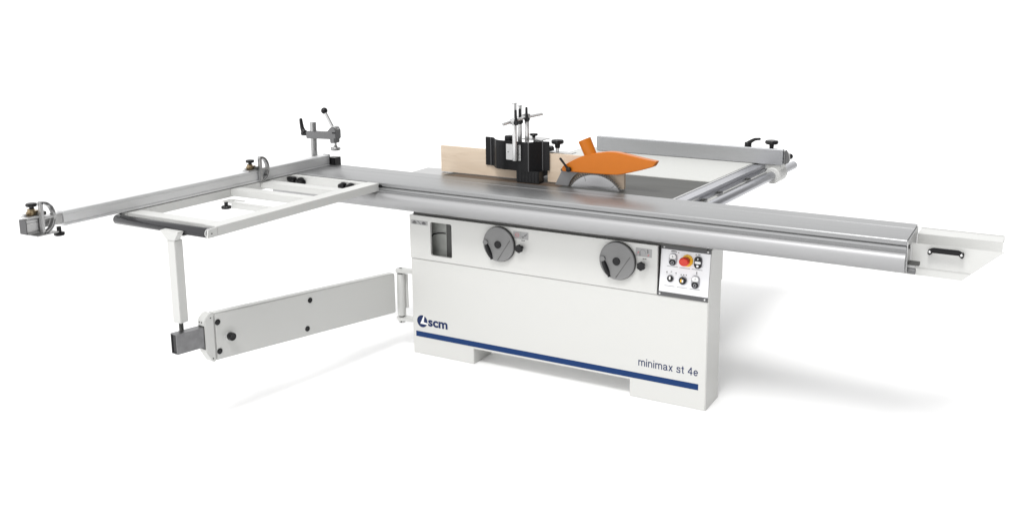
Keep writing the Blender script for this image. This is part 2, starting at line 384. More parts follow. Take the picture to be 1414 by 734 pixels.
# handwheels
def handwheel(cx, cz, R=.0885):
    h = MB(); h.use('black').lathe((cx, -.003, cz), (cx, -1, cz), [(R * .97, 0), (R, .003), (R, .0125), (R * .99, .013)], 72)
    h.use('wheel').lathe((cx, -.016, cz), (cx, -1, cz), [(R * .985, 0), (R * .985, .003), (R * .97, .0055), (R * .93, .0065), (R * .885, .0045), (R * .86, .0042), (R * .25, .0062), (R * .22, .0080), (0, .0080)], 72)
    # straight web line across the dish
    p0 = Vector((cx + .064, 0, cz + .025)); p1 = Vector((cx - .005, 0, cz - .078)); d = (p1 - p0).normalized(); n = Vector((-d.z, 0, d.x)) * .0013
    pol = [(p0 + n), (p1 + n), (p1 - n), (p0 - n)]
    h.use('dark').prism([(v.x, v.z) for v in pol], 'y', -.0220, -.0200)
    w = h.build('handwheel', cab)
    k = MB(); k.lathe((cx, -.0240, cz), (cx, -1, cz), [(.0185, 0), (.0185, .0035), (.0165, .005), (0, .0052)], 32); k.build('hub_cap', w, 'black')
    a = Vector((cx - .072, -.0230, cz + .006)); e = Vector((cx - .036, -.0230, cz - .075)); d = e - a
    k = MB()
    k.lathe(a + d * .16, e, [(.0085, 0), (.0108, .006), (.0122, .028), (.0115, .050), (.0085, .063), (.0062, .066), (.0062, .070), (.0070, .074), (.0055, .0765), (0, .077)], 20)
    k.build('folding_grip', w, 'black')
    k = MB(); k.lathe(a + Vector((.002, .004, -.002)), a + Vector((.002, -1, -.002)), [(.0135, 0), (.0135, .0075), (.012, .009), (0, .0095)], 24); k.build('grip_socket', w, 'wheel')
handwheel(.529, .639, .0862); handwheel(1.150, .637, .0885)
for kx, kz in ((.6485, .635), (1.2715, .6315)):
    k = MB(); k.use('black').cyl((kx, -.003, kz), (kx, -.022, kz), .009); k.lobed((kx, -.030, kz), .0205, .018, (0, -1, 0), 6, .14)
    k.build('lock_knob', cab)
# control panel (tilted plate)
def tilt(v): return (v.x, v.y + max(0, (v.z - .503)) * .1285, v.z)
cp = MB(); cp.use('plate').box(1.3465, 1.5745, -.0025, .0005, .5045, .7275); cp.xf(tilt)
panel = cp.build('control_panel', cab)
for z0, z1, xa_, xb_ in ((.7105, .7290, 1.3475, 1.5765), (.5035, .5215, 1.340, 1.5755)):
    s_ = MB(); s_.use('strip').box(xa_, xb_, -.0055, -.0027, z0, z1, bev=.0008)
    s_.use('chrome')
    for sx in (xa_ + .013, xb_ - .013): s_.lathe((sx, -.0056, (z0 + z1) / 2), (sx, -1, (z0 + z1) / 2), [(.0042, 0), (.0040, .0015), (.0022, .0026), (0, .003)], 16)
    s_.xf(tilt); s_.build('trim_strip', panel)
F0 = -.0028
def cap(cx, cz, rx, rz, y0, y1): return rrect(cx - rx, cx + rx, cz - rz, cz + rz, rx * .98, 8), y0, y1
def double_switch(cx, cz, hz=.0275, dark=False):
    s_ = MB()
    s_.use('ring').prism(rrect(cx - .0185, cx + .0185, cz - hz, cz + hz, .0175, 8), 'y', F0 - .006, F0, bev=.0015)
    if not dark:
        s_.use('black').prism(rrect(cx - .0150, cx + .0150, cz - hz + .0035, cz + .001, .0115, 8), 'y', F0 - .0085, F0 - .0062, bev=.001)
        s_.use('white').prism(rrect(cx - .0150, cx + .0150, cz + .0015, cz + hz - .0035, .0115, 8), 'y', F0 - .0085, F0 - .0062, bev=.001)
        s_.use('tagmark').box(cx - .0012, cx + .0012, F0 - .0092, F0 - .0087, cz + .009, cz + .018)
        s_.use('tag').box(cx - .0145, cx + .0145, F0 - .0092, F0 - .0087, cz + .0015, cz + .004)
        s_.use('ring').holed(ell(cx, cz - .0135, .0072, .0072, 20), [ell(cx, cz - .0135, .0048, .0048, 20)], F0 - .0095, F0 - .0087)
    else:
        s_.use('black').prism(rrect(cx - .0168, cx + .0168, cz - hz + .0015, cz + hz - .0015, .0155, 8), 'y', F0 - .009, F0 - .0062, bev=.001)
        s_.use('white').prism(rrect(cx - .0135, cx + .0145, cz - .0055, cz + .0055, .005, 6), 'y', F0 - .0105, F0 - .0092, bev=.0006)
        s_.box(cx - .0018, cx + .0018, F0 - .0097, F0 - .0092, cz + .011, cz + .019)
        s_.prism(ell(cx, cz - .0155, .0055, .0055, 16), 'y', F0 - .0097, F0 - .0092)
    s_.xf(tilt); s_.build('switch', panel)
double_switch(1.404, .6685); double_switch(1.521, .670, .0275, True); double_switch(1.5145, .583, .0285)
e = MB()
e.use('yellow').lathe((1.471, F0, .671), (1.471, -1, .671), [(.0262, 0), (.0262, .003), (.0247, .0045), (.015, .005), (.015, .006)], 40)
e.xf(lambda v: v)
k = MB(); k.use('red').lathe((1.466, F0 - .006, .6725), (1.466, -1, .6725), [(.0165, 0), (.0170, .012), (.0200, .017), (.0208, .024), (.0198, .029), (.0155, .0325), (.012, .0319), (0, .0317)], 40)
k.xf(lambda v: (1.466 + (v.x - 1.466) * 1.12, v.y, .6725 + (v.z - .6725) * .92)); k.xf(tilt)
e.xf(tilt); es = e.build('emergency_stop', panel); k.build('button_head', es)
e = MB(); e.use('ring').lathe((1.398, F0, .584), (1.398, -1, .584), [(.0155, 0), (.0155, .004), (.0140, .005)], 32)
e.use('black').lathe((1.398, F0 - .003, .584), (1.398, -1, .584), [(.0138, 0), (.0138, .0045), (.012, .006), (0, .006)], 32)
e.use('white').prism(rrect(1.3945, 1.4015, .581, .5955, .003, 4), 'y', F0 - .0125, F0 - .009); e.xf(tilt); e.build('selector_switch', panel)
e = MB(); e.use('ring').lathe((1.457, F0, .583), (1.457, -1, .583), [(.0185, 0), (.0185, .005), (.0165, .0065)], 32)
e.use('black').lathe((1.457, F0 - .004, .583), (1.457, -1, .583), [(.0160, 0), (.0160, .006), (.014, .0075), (0, .0075)], 32)
e.use('yellow').prism(ell(1.457, .583, .0095, .0095, 14, 110, 250), 'y', F0 - .0120, F0 - .0116)
e.use('chrome').prism(rrect(1.4555, 1.4625, .577, .5895, .002, 4), 'y', F0 - .0145, F0 - .0117); e.xf(tilt); e.build('key_switch', panel)
q = (F0 - .0006, F0)
def sym(name, fn, mt='tagmark'):
    e = MB(); e.use(mt); fn(e); e.xf(tilt); e.build(name, panel)
for x0, x1, z_ in ((1.377, 1.428, .637), (1.436, 1.485, .6365), (1.493, 1.542, .637), (1.371, 1.420, .550), (1.430, 1.480, .550), (1.489, 1.537, .5505)):
    sym('printed_line', lambda e: e.box(x0, x1, *q, z_ - .0008, z_ + .0008))
for cx_, cz_, rx_, rz_ in ((1.406, .7015, .015, .0055), (1.5225, .7010, .007, .0035)):
    sym('printed_symbol', lambda e: e.prism(ell(cx_, cz_, rx_, rz_, 14, 0, 180), 'y', *q))
for cx_, cz_ in ((1.428, .7005), (1.509, .7010)): sym('printed_symbol', lambda e: e.prism(ell(cx_, cz_, .003, .003, 10), 'y', *q), 'tag')
sym('printed_symbol', lambda e: e.box(1.5155, 1.5190, *q, .6155, .6285))
for x_, z_ in ((1.446, .606), (1.458, .607), (1.470, .607)): sym('printed_symbol', lambda e: e.prism(ell(x_, z_, .0026, .0026, 10), 'y', *q))
for x_, z_ in ((1.378, .6105), (1.421, .6105)): sym('printed_symbol', lambda e: e.prism([(x_ - .004, z_), (x_ + .003, z_ + .003), (x_ + .004, z_ - .001), (x_ + .002, z_ - .0015), (x_ + .002, z_ - .010), (x_ + .001, z_ - .010), (x_ + .001, z_ - .002), (x_, z_ - .002)], 'y', *q))
sym('printed_symbol', lambda e: e.holed(ell(1.400, .613, .003, .003, 12), [ell(1.400, .613, .002, .002, 12)], *q))
# hinge brackets for the swing arm on the cabinet's left side
for z0, z1 in ((.409, .427), (.154, .171)):
    h = MB(); h.prism(ell(-.088, .025, .027, .027, 14, 90, 270) + [(-.002, -.002 + .02), (-.002, .052)], 'z', z0, z1, bev=.003)
    h.cyl((-.088, .025, z1), (-.088, .025, z1 + .002), .012) if z1 > .3 else h.cyl((-.088, .025, z0 - .014), (-.088, .025, z0), .017, bev=.002)
    hb = h.build('hinge_bracket', cab, 'paint2')
    h = MB()
    if z1 > .3: h.cyl((-.088, .025, z1 + .002), (-.088, .025, z1 + .004), .007)
    else:
        h.cyl((-.080, .0085, z0 - .0065), (-.080, .004, z0 - .0065), .0035)
    h.build('bolt', hb, 'dark')

# ------------------------------------------------------------------ sliding carriage
XL, XR = -.782, 2.392
car = thing('sliding_carriage', ((XL + XR) / 2, .04, .762), 'long brushed aluminium sliding carriage spanning the whole machine', 'sliding table')
top = [(.190, .86), (.190, .9), (.1025, .9), (.1005, .8978), (.0990, .8978), (.097, .9), (-.094, .9), (-.099, .8985), (-.1015, .895), (-.1015, .8795), (-.090, .8790), (-.090, .8735), (-.1045, .8730), (-.1065, .862), (-.1035, .8575), (-.103, .8515), (-.05, .8515), (-.05, .84), (.15, .84), (.15, .86)]
b = MB(); b.prism(top, 'x', XL + .004, XR); b.build('top_profile', car, 'alu', 25)
arc = []
P4 = [(-.060, .8512), (-.104, .8512), (-.113, .848), (-.122, .841), (-.128, .831), (-.1305, .819), (-.130, .806), (-.1265, .794), (-.120, .784), (-.111, .776), (-.099, .770), (-.084, .7665), (-.06, .765), (.15, .765), (.15, .8395), (-.06, .8395)]
prof = [P4[0]] + cr(P4[1:13], 3) + P4[13:]
b = MB(); b.prism(prof, 'x', XL, XR); b.build('rounded_shell', car, 'bulge', 30)
b = MB(); b.use('castlight').box(XR + .0005, XR + .005, -.098, .186, .775, .893, bev=.001)
b.use('black').box(XR + .005, XR + .009, -.085, -.070, .862, .877)
b.build('end_plate', car)
b = MB(); b.use('dark').box(XR + .005, XR + .046, -.066, -.040, .794, .808, bev=.002); b.use('steel').box(XR + .005, XR + .030, -.064, -.042, .780, .794)
b.use('cast').cyl((XR + .003, -.065, .772), (XR + .034, -.065, .772), .0115, bev=.002, seg=20)
b.build('end_stop', car)
b = MB(); b.use('black').box(-.106, -.088, -.108, -.094, .872, .886, bev=.002); b.build('slot_block', car)
b = MB(); b.use('black').cyl((-.50, .02, .760), (-.50, .02, .745), .022, bev=.004); b.build('stop_button', car)

# ------------------------------------------------------------------ guide bed at the right end with handle
bed = thing('carriage_bed', (2.56, .1, .74), 'white sheet metal channel with black pull handle beyond the right end of the carriage', 'machine bed')
b = MB(); b.prism([(1.70, .769), (1.70, .743), (2.588, .740), (2.622, .772), (2.729, .869), (2.399, .8665), (2.399, .769)], 'y', -.002, .001, bev=.0008)
b.build('front_plate', bed, 'paint2')
b = MB(); b.box(2.3995, 2.716, .157, .160, .822, .8695); b.box(2.3995, 2.716, .1605, .262, .8660, .8695, bev=.001); b.box(2.3995, 2.716, .262, .2645, .845, .8725)
b.build('rear_plate', bed, 'paint2')
b = MB(); b.box(2.3995, 2.585, .0015, .1565, .7425, .7455); b.build('bottom_plate', bed, 'paint2')
b = MB(); b.box(2.40, 2.618, -.0045, -.0025, .7712, .7722); b.build('fold_line', bed, 'paint2')
h = MB(); pts = [(2.468, -.006, .842), (2.470, -.022, .8475), (2.478, -.034, .8525), (2.490, -.036, .8535), (2.562, -.036, .8535), (2.574, -.034, .8525), (2.582, -.022, .8475), (2.584, -.006, .842)]
h.prism([(2.461, .8345), (2.4605, .848), (2.468, .8575), (2.478, .8640), (2.573, .8640), (2.583, .8575), (2.5905, .848), (2.590, .8345), (2.578, .8345), (2.576, .844), (2.475, .844), (2.473, .8345)], 'y', -.036, -.022, bev=.003)
h.box(2.461, 2.475, -.023, -.003, .8345, .852, bev=.002); h.box(2.576, 2.590, -.023, -.003, .8345, .852, bev=.002)
hd = h.build('pull_handle', bed, 'blackmat')
for x_ in (2.4685, 2.5825):
    h = MB(); h.lathe((x_, -.0362, .8475), (x_, -1, .8475), [(.0050, 0), (.0048, .0015), (.003, .003), (0, .0035)], 16)
    h.build('screw', hd, 'chrome')

# ------------------------------------------------------------------ outrigger frame
fr = thing('outrigger_frame', (-.4, -.62, .85), 'white steel outrigger support frame with roller, hooked to the front of the carriage', 'support frame')
Z1, Z0 = .8935, .8545
b = MB(); b.box(-.176, -.104, -1.122, -.094, Z0, Z1, bev=.002); b.build('side_bar', fr, 'paint2')
b = MB(); b.box(-.692, -.640, -1.122, -.094, Z0, Z1, bev=.002); b.build('side_bar', fr, 'paint2')
b = MB(); b.box(-.6395, -.1765, -.143, -.1035, Z0, Z1 - .001, bev=.002); b.build('cross_bar', fr, 'paint2')
b = MB(); b.box(-.6395, -.1765, -.352, -.283, Z0 + .010, Z1 - .001, bev=.002); b.build('cross_bar', fr, 'paint2')
b = MB(); b.box(-.6395, -.1765, -.545, -.483, Z0 + .006, Z1 - .001, bev=.002); b.build('cross_bar', fr, 'paint2')
b = MB(); b.box(-.6395, -.1765, -1.112, -1.045, Z0 + .012, Z1 - .001, bev=.002); b.build('cross_bar', fr, 'paint2')
b = MB(); b.prism([(-.640, -.5465), (-.545, -.5465), (-.545, -.560), (-.600, -.560), (-.600, -.578), (-.545, -.585), (-.200, -.585), (-.200, -.5465), (-.1765, -.5465), (-.1765, -.605), (-.640, -.605)], 'z', .842, .846)
b.box(-.575, -.345, -.6045, -.5985, .818, .8415)
b.build('lower_bracket', fr, 'paint2')
k = MB(); k.use('black').lobed((-.601, -.612, .822), .0235, .016, (0, 0, -1), 8, .08); k.cyl((-.601, -.612, .828), (-.601, -.612, .846), .0085)
k.build('lock_knob', fr)
for x_ in (-.585, -.262):
    k = MB(); k.use('black').lobed((x_ - .022, -.163, .873), .022, .030, (0, 1, 0), 3, .3); k.lobed((x_ + .026, -.163, .873), .022, .030, (0, 1, 0), 3, .3)
    k.box(x_ - .050, x_ + .050, -.158, -.1445, .858, .880, bev=.004)
    if x_ < -.4: k.box(x_ - .052, x_ - .010, -.175, -.146, .868, .890, bev=.003)
    k.build('clamp', fr)
r_ = MB(); r_.cyl((-.655, -1.152, .8715), (-.124, -1.152, .8715), .0205, bev=.002, seg=36); ro = r_.build('roller', fr, 'rollsteel')
r_ = MB(); r_.cyl((-.1235, -1.152, .8715), (-.119, -1.152, .8715), .0195, bev=.002); r_.build('end_cap', ro, 'chrome')
r_ = MB(); r_.prism([(-1.172, .857), (-1.168, .889), (-1.122, .8925), (-1.122, .8555), (-1.150, .8545)], 'x', -.112, -.104, bev=.001); r_.build('roller_bracket', fr, 'paint2')
r_ = MB(); r_.cyl((-.1035, -1.152, .8715), (-.1025, -1.152, .8715), .003); r_.cyl((-.1185, -1.152, .8715), (-.1122, -1.152, .8715), .012); r_.build('axle', fr, 'dark')
r_ = MB(); r_.prism([(-1.160, .880), (-1.122, .8925), (-1.10, .8925), (-1.10, .860), (-1.150, .860)], 'x', -.668, -.660, bev=.001); r_.build('roller_bracket', fr, 'dark')

# ------------------------------------------------------------------ post under the frame
po = thing('support_post', (-.2835, -1.18, .45), 'slim white square post between the swing arm and the roller end of the frame', 'support post')
b = MB(); b.box(-.3055, -.2615, -1.200, -1.160, .486, .833, bev=.002); b.build('square_tube', po, 'paint2')
b = MB(); b.prism([(-.3055, .8335), (-.2615, .8335), (-.238, .8665), (-.238, .8720), (-.338, .8720), (-.338, .8665)], 'y', -1.201, -1.173, bev=.001)
b.box(-.338, -.238, -1.173, -1.060, .850, .853)
b.build('head_bracket', po, 'paint2')
b = MB(); b.use('dark').cyl((-.284, -1.180, .440), (-.284, -1.180, .4855), .0085, seg=16)
for k in range(8): b.lathe((-.284, -1.180, .446 + k * .0045), (-.284, -1.180, 1), [(.0085, 0), (.0098, .0015), (.0085, .003)], 16)
b.use('chrome').lathe((-.284, -1.180, .4395), (-.284, -1.180, 1), [(.0155, 0), (.0155, .008), (.0115, .0095)], 6)
b.build('levelling_screw', po)

# ------------------------------------------------------------------ swing arm
p0 = Vector((-.090, .020, 0)); p1 = Vector((-.235, -1.180, 0)); dv = (p1 - p0).normalized(); nv = Vector((-dv.y, dv.x, 0))
if nv.x < 0: nv = -nv
def arm(v):   # v = (s, t, z): s along the arm, t out of the right face, z
    q_ = p0 + dv * v.x + nv * v.y; return (q_.x, q_.y, v.z + 0)
def zt(s_): return .411 + (.496 - .411) * (s_ - .03) / 1.06
def zb(s_): return .203 + (.291 - .203) * (s_ - .05) / 1.06
am = thing('swing_arm', (-.15, -.5, .24), 'broad white swing arm hinged on the left side of the cabinet', 'swing arm')
def arm_prism(bm_, poly, t0, t1, bev=0.0):
    bm_.prism(poly, 'y', t0, t1, bev=bev)
b = MB(); arm_prism(b, [(.032, zb(.032)), (1.096, zb(1.096)), (1.096, zt(1.096)), (.032, zt(.032))], -.044, 0, bev=.006); b.xf(arm); b.build('arm_panel', am, 'paint2')
b = MB(); e0, e1 = 1.098, 1.140
arm_prism(b, [(e0, zb(e0) - .002), (e0 + .014, zb(e0) - .001), (e1 - .003, .335), (e1, .345), (e1, .470), (e1 - .002, .480), (e0 + .020, zt(e0) + .003), (e0, zt(e0) + .003)], -.048, .002, bev=.003)
b.xf(arm); cpn = b.build('end_cap', am, 'paint2')
b = MB(); b.box(e1 - .004, e1 + .0015, -.040, -.004, .350, .452); b.xf(arm); b.build('sleeve', cpn, 'dark')
b = MB(); s0, s1 = 1.100, 1.268; zo, zi = (.3625, .4480), (.3665, .4440)
def beamz(v):
    return (v.x, v.y, v.z + (v.x - 1.15) * .05)
b.use('beam')
b.box(s0, s1, -.045, -.0415, *zo); b.box(s0, s1, -.0095, -.006, *zo); b.box(s0, s1, -.0414, -.0096, zo[1] - .0035, zo[1]); b.box(s0, s1, -.0414, -.0096, zo[0], zo[0] + .0035)
b.use('black').box(s0, s1 - .004, -.0412, -.0098, zo[0] + .004, zo[1] - .004)
b.xf(beamz).xf(arm); b.build('telescopic_tube', am)
for s_, z_ in ((1.079, .454), (1.078, .326), (.587, .417), (.610, .286)):
    b = MB(); b.lathe((s_, 0.0, z_), (s_, 1, z_), [(.0125, 0), (.0125, .0025), (.0095, .0035), (.008, .0015), (0, .0015)], 24); b.xf(arm); b.build('plug', am, 'black')
b = MB(); b.use('chrome').lathe((1.029, .0005, .380), (1.029, 1, .380), [(.018, 0), (.018, .006), (.015, .0075)], 32)
b.use('black').lathe((1.029, .008, .380), (1.029, 1, .380), [(.0165, 0), (.0175, .004), (.0170, .020), (.0140, .0225), (.012, .0215), (.0045, .0215), (.004, .0225), (0, .0225)], 32); b.xf(arm); b.build('lock_knob', am)
for s_, z_ in ((1.112, .482), (1.112, .305)):
    b = MB(); b.lathe((s_, .0022, z_), (s_, 1, z_), [(.0032, 0), (.0028, .0010), (0, .0012)], 12); b.xf(arm); b.build('screw', cpn, 'dark')
for t_ in (-.034, -.020):
    b = MB(); b.lathe((e1 + .0, t_, .466), (9, t_, .466), [(.0035, 0), (.0030, .0012), (0, .0014)], 12); b.xf(arm); b.build('screw', cpn, 'dark')
b = MB(); b.use('paint2').cyl((-.088, .025, .178), (-.088, .025, .402), .0215, bev=.002, seg=36)
b.use('dark').cyl((-.088, .025, .4025), (-.088, .025, .4085), .014); b.cyl((-.088, .025, .1715), (-.088, .025, .1775), .014)
b.build('hinge_barrel', am)
b = MB(); b.prism([(-.100, .035), (-.072, .046), (-.060, .048), (-.060, .043), (-.095, .030)], 'z', .215, .395); b.build('hinge_leaf', am, 'paint2')

# ------------------------------------------------------------------ crosscut fence
fc = thing('crosscut_fence', (-.665, -.63, .898), 'long slim aluminium crosscut fence lying across the outrigger frame', 'fence')
fp = [(-.686, .8975), (-.641, .8975), (-.641, .9035), (-.6465, .9045), (-.6465, .9085), (-.6440, .9100), (-.6440, .9395), (-.6455, .9410), (-.6440, .9425), (-.6440, .9535), (-.646, .9555), (-.684, .9555), (-.686, .9535)]
b = MB(); b.prism(fp, 'y', -1.397, .158); b.build('profile', fc, 'aluy', 20)
b = MB(); b.box(-.688, -.643, .1585, .163, .896, .9575, bev=.001); b.use('black') ; b.build('end_cap', fc, 'black')
b = MB(); b.box(-.664, -.612, .164, .215, .893, .9405, bev=.002); b.build('splinter_block', fc, 'black')
b = MB(); b.use('castlight').box(-.682, -.650, -1.480, -1.3975, .906, .948, bev=.002)
b.use('castlight').prism([(x_ , z_ - .006) for x_, z_ in fp], 'y', -1.5505, -1.480)
b.build('telescopic_extension', fc)
b = MB(); b.box(-.686, -.643, -1.5535, -1.551, .8925, .9490, bev=.001); b.build('end_plate', fc, 'strip')
for x_ in (-.678, -.668, -.658):
    b = MB(); b.cyl((x_, -1.543, .9494), (x_, -1.543, .9505), .0035, seg=12); b.build('screw', fc, 'dark')
for x_ in (-.672, -.660):
    b = MB(); b.cyl((x_, -1.43, .9482), (x_, -1.43, .9510), .0045, seg=12); b.build('screw', fc, 'dark')
b = MB(); b.use('black').lobed((-.650, -1.418, .868), .0200, .016, (0, 0, -1), 8, .08); b.cyl((-.650, -1.418, .874), (-.650, -1.418, .897), .0085); b.build('lock_knob', fc)
b = MB(); b.use('castlight').box(-.690, -.610, -1.535, -1.445, .8845, .8885, bev=.001); b.build('base_plate', fc)

# ------------------------------------------------------------------ flip stops
def flip_stop(y0, zc, label, big=1.0, dy=0.0, dz=0.0):
    t = thing('flip_stop', (-.64, y0, .9), label, 'flip stop', 'flip stops on the crosscut fence')
    b = MB(); R = .0670 * big; RY = .0560 * big
    def half(r1, r2, n=22):
        return [(y0 + r2 * math.cos(math.radians(a)), zc + r1 * math.sin(math.radians(a))) for a in [-90 + 180 * k / (n - 1) for k in range(n)]]
    outer = half(R, RY); inner = list(reversed(half(R - .011, RY - .011)))
    # rim: strips so that the windows stay open
    n = len(outer)
    for k in range(n - 1):
        i0, i1 = inner[n - 1 - k], inner[n - 2 - k]
        b.prism([outer[k], outer[k + 1], i1, i0], 'x', -.640, -.622)
    b.box(-.640, -.622, y0 - .006, y0 + .006, zc - R + .001, zc + R - .001, bev=.0015)
    b.box(-.638, -.624, y0 + .006, y0 + RY - .008, zc - .006, zc + .004, bev=.001)
    bmesh.ops.remove_doubles(b.bm, verts=b.bm.verts[:], dist=1e-5)
    b.build('stop_plate', t, 'castlight', 40)
    b = MB()
    for s_ in range(2):
        sg = 1 if s_ else -1
        pts = [( -.631, y0 + (RY - .0055) * math.cos(math.radians(a)), zc + (R - .0055) * math.sin(math.radians(a))) for a in [sg * (12 + 70 * k / 12) for k in range(13)]]
        b.tube([(p[0] + .0085, p[1], p[2]) for p in pts], .0022, 8)
    b.build('rib', t, 'strip')
    yb = y0 + dy
    b = MB(); b.use('brass').box(-.684, -.655, yb - .060, yb - .012, .958, .976, bev=.004)
    b.cyl((-.668, yb - .045, .962), (-.668, yb - .045, .986), .0135, bev=.002)
    b.use('castlight').box(-.686, -.641, yb - .078, yb - .008, .9562, .9605, bev=.001); b.lathe((-.672, yb - .070, .9605), (-.672, yb - .070, 1), [(.009, 0), (.008, .008), (.0, .010)], 16)
    b.build('slide_block', t)
    b = MB(); b.use('dark').box(-.655, -.636, yb - .034, yb - .004, .958, .972, bev=.002); b.build('pivot', t)
    b = MB(); b.use('black').cyl((-.668, yb - .042, .984), (-.668, yb - .042, .996), .0085); b.lobed((-.668, yb - .042, 1.001), .0205, .015, (0, 0, 1), 8, .06)
    b.build('clamp_knob', t)
flip_stop(-1.497, .950, 'flip stop with brass clamp at the near outer end of the crosscut fence', .98, .030)
flip_stop(-.356, .960, 'flip stop with brass clamp halfway along the fence above the frame', .95, .014)

# ------------------------------------------------------------------ hold-down clamp
cl = thing('hold_down_clamp', (-.722, .13, .9), 'grey eccentric hold-down clamp on an upright steel rod at the left end of the carriage', 'clamp')
Y = .13
b = MB(); b.cyl((-.7215, Y, .901), (-.7215, Y, 1.132), .0165, bev=.002, seg=32); b.build('rod', cl, 'steel')
b = MB(); b.prism([(-.752, 1.045), (-.588, 1.051), (-.587, 1.030), (-.556, 1.032), (-.556, 1.054), (-.546, 1.056), (-.546, 1.100), (-.553, 1.112), (-.565, 1.118), (-.578, 1.116), (-.590, 1.106), (-.604, 1.092), (-.616, 1.087), (-.752, 1.083)], 'y', Y - .026, Y + .018, bev=.003)
b.build('bracket', cl, 'cast')
b = MB(); b.use('black').box(-.568, -.549, Y - .0275, Y - .0262, 1.083, 1.091); b.use('castlight').lathe((-.563, Y - .020, 1.108), (-.563, Y + .02, 1.108), [(.0135, 0), (.0150, .003), (.0150, .028), (.0135, .032)], 24)
b.build('cam', cl)
b = MB(); b.use('castlight').tube([(-.576, Y - .012, 1.116), (-.623, Y - .012, 1.192)], .0082, 16); b.use('black').ball((-.628, Y - .012, 1.200), .0175)
b.build('lever', cl)
b = MB(); b.use('steel').cyl((-.5715, Y, 1.013), (-.5715, Y, 1.0302), .0060); b.lathe((-.5725, Y, .9905), (-.5725, Y, 2), [(.0240, 0), (.0265, .003), (.0265, .013), (.024, .016), (.010, .0175), (.010, .024), (.006, .026)], 12)
b.build('pressure_foot', cl)
b = MB(); b.use('black').tube([(-.806, Y, 1.140), (-.804, Y, 1.122), (-.800, Y, 1.098), (-.793, Y, 1.080), (-.782, Y, 1.070)], [.0085, .0095, .0105, .013, .016], 16)
b.ball((-.806, Y, 1.140), .0088); b.cyl((-.800, Y, 1.067), (-.767, Y, 1.066), .014, .011, bev=.003); b.use('steel').cyl((-.767, Y, 1.066), (-.7525, Y, 1.066), .007)
b.build('locking_lever', cl)

# ------------------------------------------------------------------ tables
tb = thing('saw_table', (.6, .43, .86), 'dark grey cast iron machine table behind the carriage', 'table')
b = MB(); b.prism([(.070, .1925), (1.3255, .1925), (1.3500, .654), (.070, .654)], 'z', .868, .8985, bev=.0015); b.build('table_top', tb, 'iron')
b = MB(); b.prism([(-.128, .1925), (.069, .1925), (.069, .368), (-.135, .352)], 'z', .872, .8985, bev=.0015); b.build('table_extension', tb, 'silver')
b = MB(); b.prism([(.076, .1932), (.740, .1932), (.740, .2690), (.120, .2690)], 'z', .8987, .8996); b.build('wood_reflection_patch', tb, 'woodreflect')  # added brown sheet paints the wooden fence's reflection and shade onto the iron
b = MB(); b.box(.765, 1.062, .236, .2445, .8988, .8993); b.build('blade_slot', tb, 'black')
xt = MB(); xt.prism([(.30, .656), (1.3500, .656), (1.3880, 1.40), (.30, 1.40)], 'z', .874, .9005, bev=.002)
xo = xt.build('extension_table', None, 'exttable'); tag(xo, 'pale off-white extension table between the dark cast iron table and the rip fence', 'table')

# ------------------------------------------------------------------ wooden fence and spindle guard
wf = thing('wooden_fence', (.5, .28, .9), 'pale plywood fence board standing on the machine table behind the black guard', 'fence')
b = MB(); b.box(.008, .470, .270, .290, .9035, 1.0385, bev=.001); b.build('fence_board', wf, 'wood')
b = MB(); b.box(.640, 1.052, .270, .290, .9035, 1.0455, bev=.001); b.build('fence_board', wf, 'wood')
b = MB(); b.box(.636, .762, .292, .345, 1.046, 1.0495, bev=.0008); b.box(.640, .70, .292, .340, .95, 1.046); b.build('clamp_plate', wf, 'castlight')
b = MB(); b.use('chrome').cyl((.669, .320, 1.050), (.669, .320, 1.075), .0075); b.use('black').cyl((.669, .320, 1.067), (.669, .320, 1.088), .0125, .014, bev=.002)
b.lobed((.669, .320, 1.0985), .0310, .023, (0, 0, 1), 8, .06); b.build('clamp_knob', wf)

sg = thing('spindle_guard', (.5, .27, .9), 'black spindle moulder guard with three upright chrome pressure rods', 'guard')
def shell(path, th, z0, z1, bm_, zb0=None):
    n = len(path); out = []
    for i, (x_, y_) in enumerate(path):
        a = Vector(path[max(i - 1, 0)] ); c_ = Vector(path[min(i + 1, n - 1)]); d_ = (c_ - a).normalized(); out.append((x_ - d_.y * th * 1.0, y_ + d_.x * th))
    for i in range(n - 1):
        q4 = [path[i], path[i + 1], out[i + 1], out[i]]
        bm_.prism(q4, 'z', z0(path[i][0]) if callable(z0) else z0, z1)
path = [(.288, .262), (.312, .262), (.325, .260), (.340, .254), (.372, .214), (.388, .200), (.410, .192), (.440, .190), (.560, .190), (.574, .192), (.582, .198), (.618, .250), (.626, .256), (.655, .260)]
b = MB(); shell(path, .004, .9615, 1.1050, b)
bmesh.ops.remove_doubles(b.bm, verts=b.bm.verts[:], dist=1e-5)
b.prism([(.372, .216), (.41, .196), (.56, .195), (.578, .205), (.612, .255), (.40, .262)], 'z', .9640, .9660)
b.build('guard_shell', sg, 'blackmat', 30)
for x_, y_ in ((.322, .2585), (.5775, .1905), (.6235, .2510)):
    b = MB(); b.cyl((x_, y_, .9612), (x_, y_, 1.1048), .0030, seg=10); b.build('guard_highlight', sg, 'strip')  # paler grey rods paint the upright highlights at the guard's bends
b = MB(); b.box(.400, .600, .293, .42, .92, 1.060, bev=.006); b.cyl((.43, .262, 1.085), (.43, .262, 1.121), .026, bev=.006); b.build('spindle_housing', sg, 'blackmat')
b = MB(); b.box(.4985, .626, .206, .258, .9015, .9612, bev=.002)
for k in range(7): b.box(.501 + k * .0178, .5125 + k * .0178, .2045, .206, .904, .956)
b.build('cutter_block', sg, 'black')
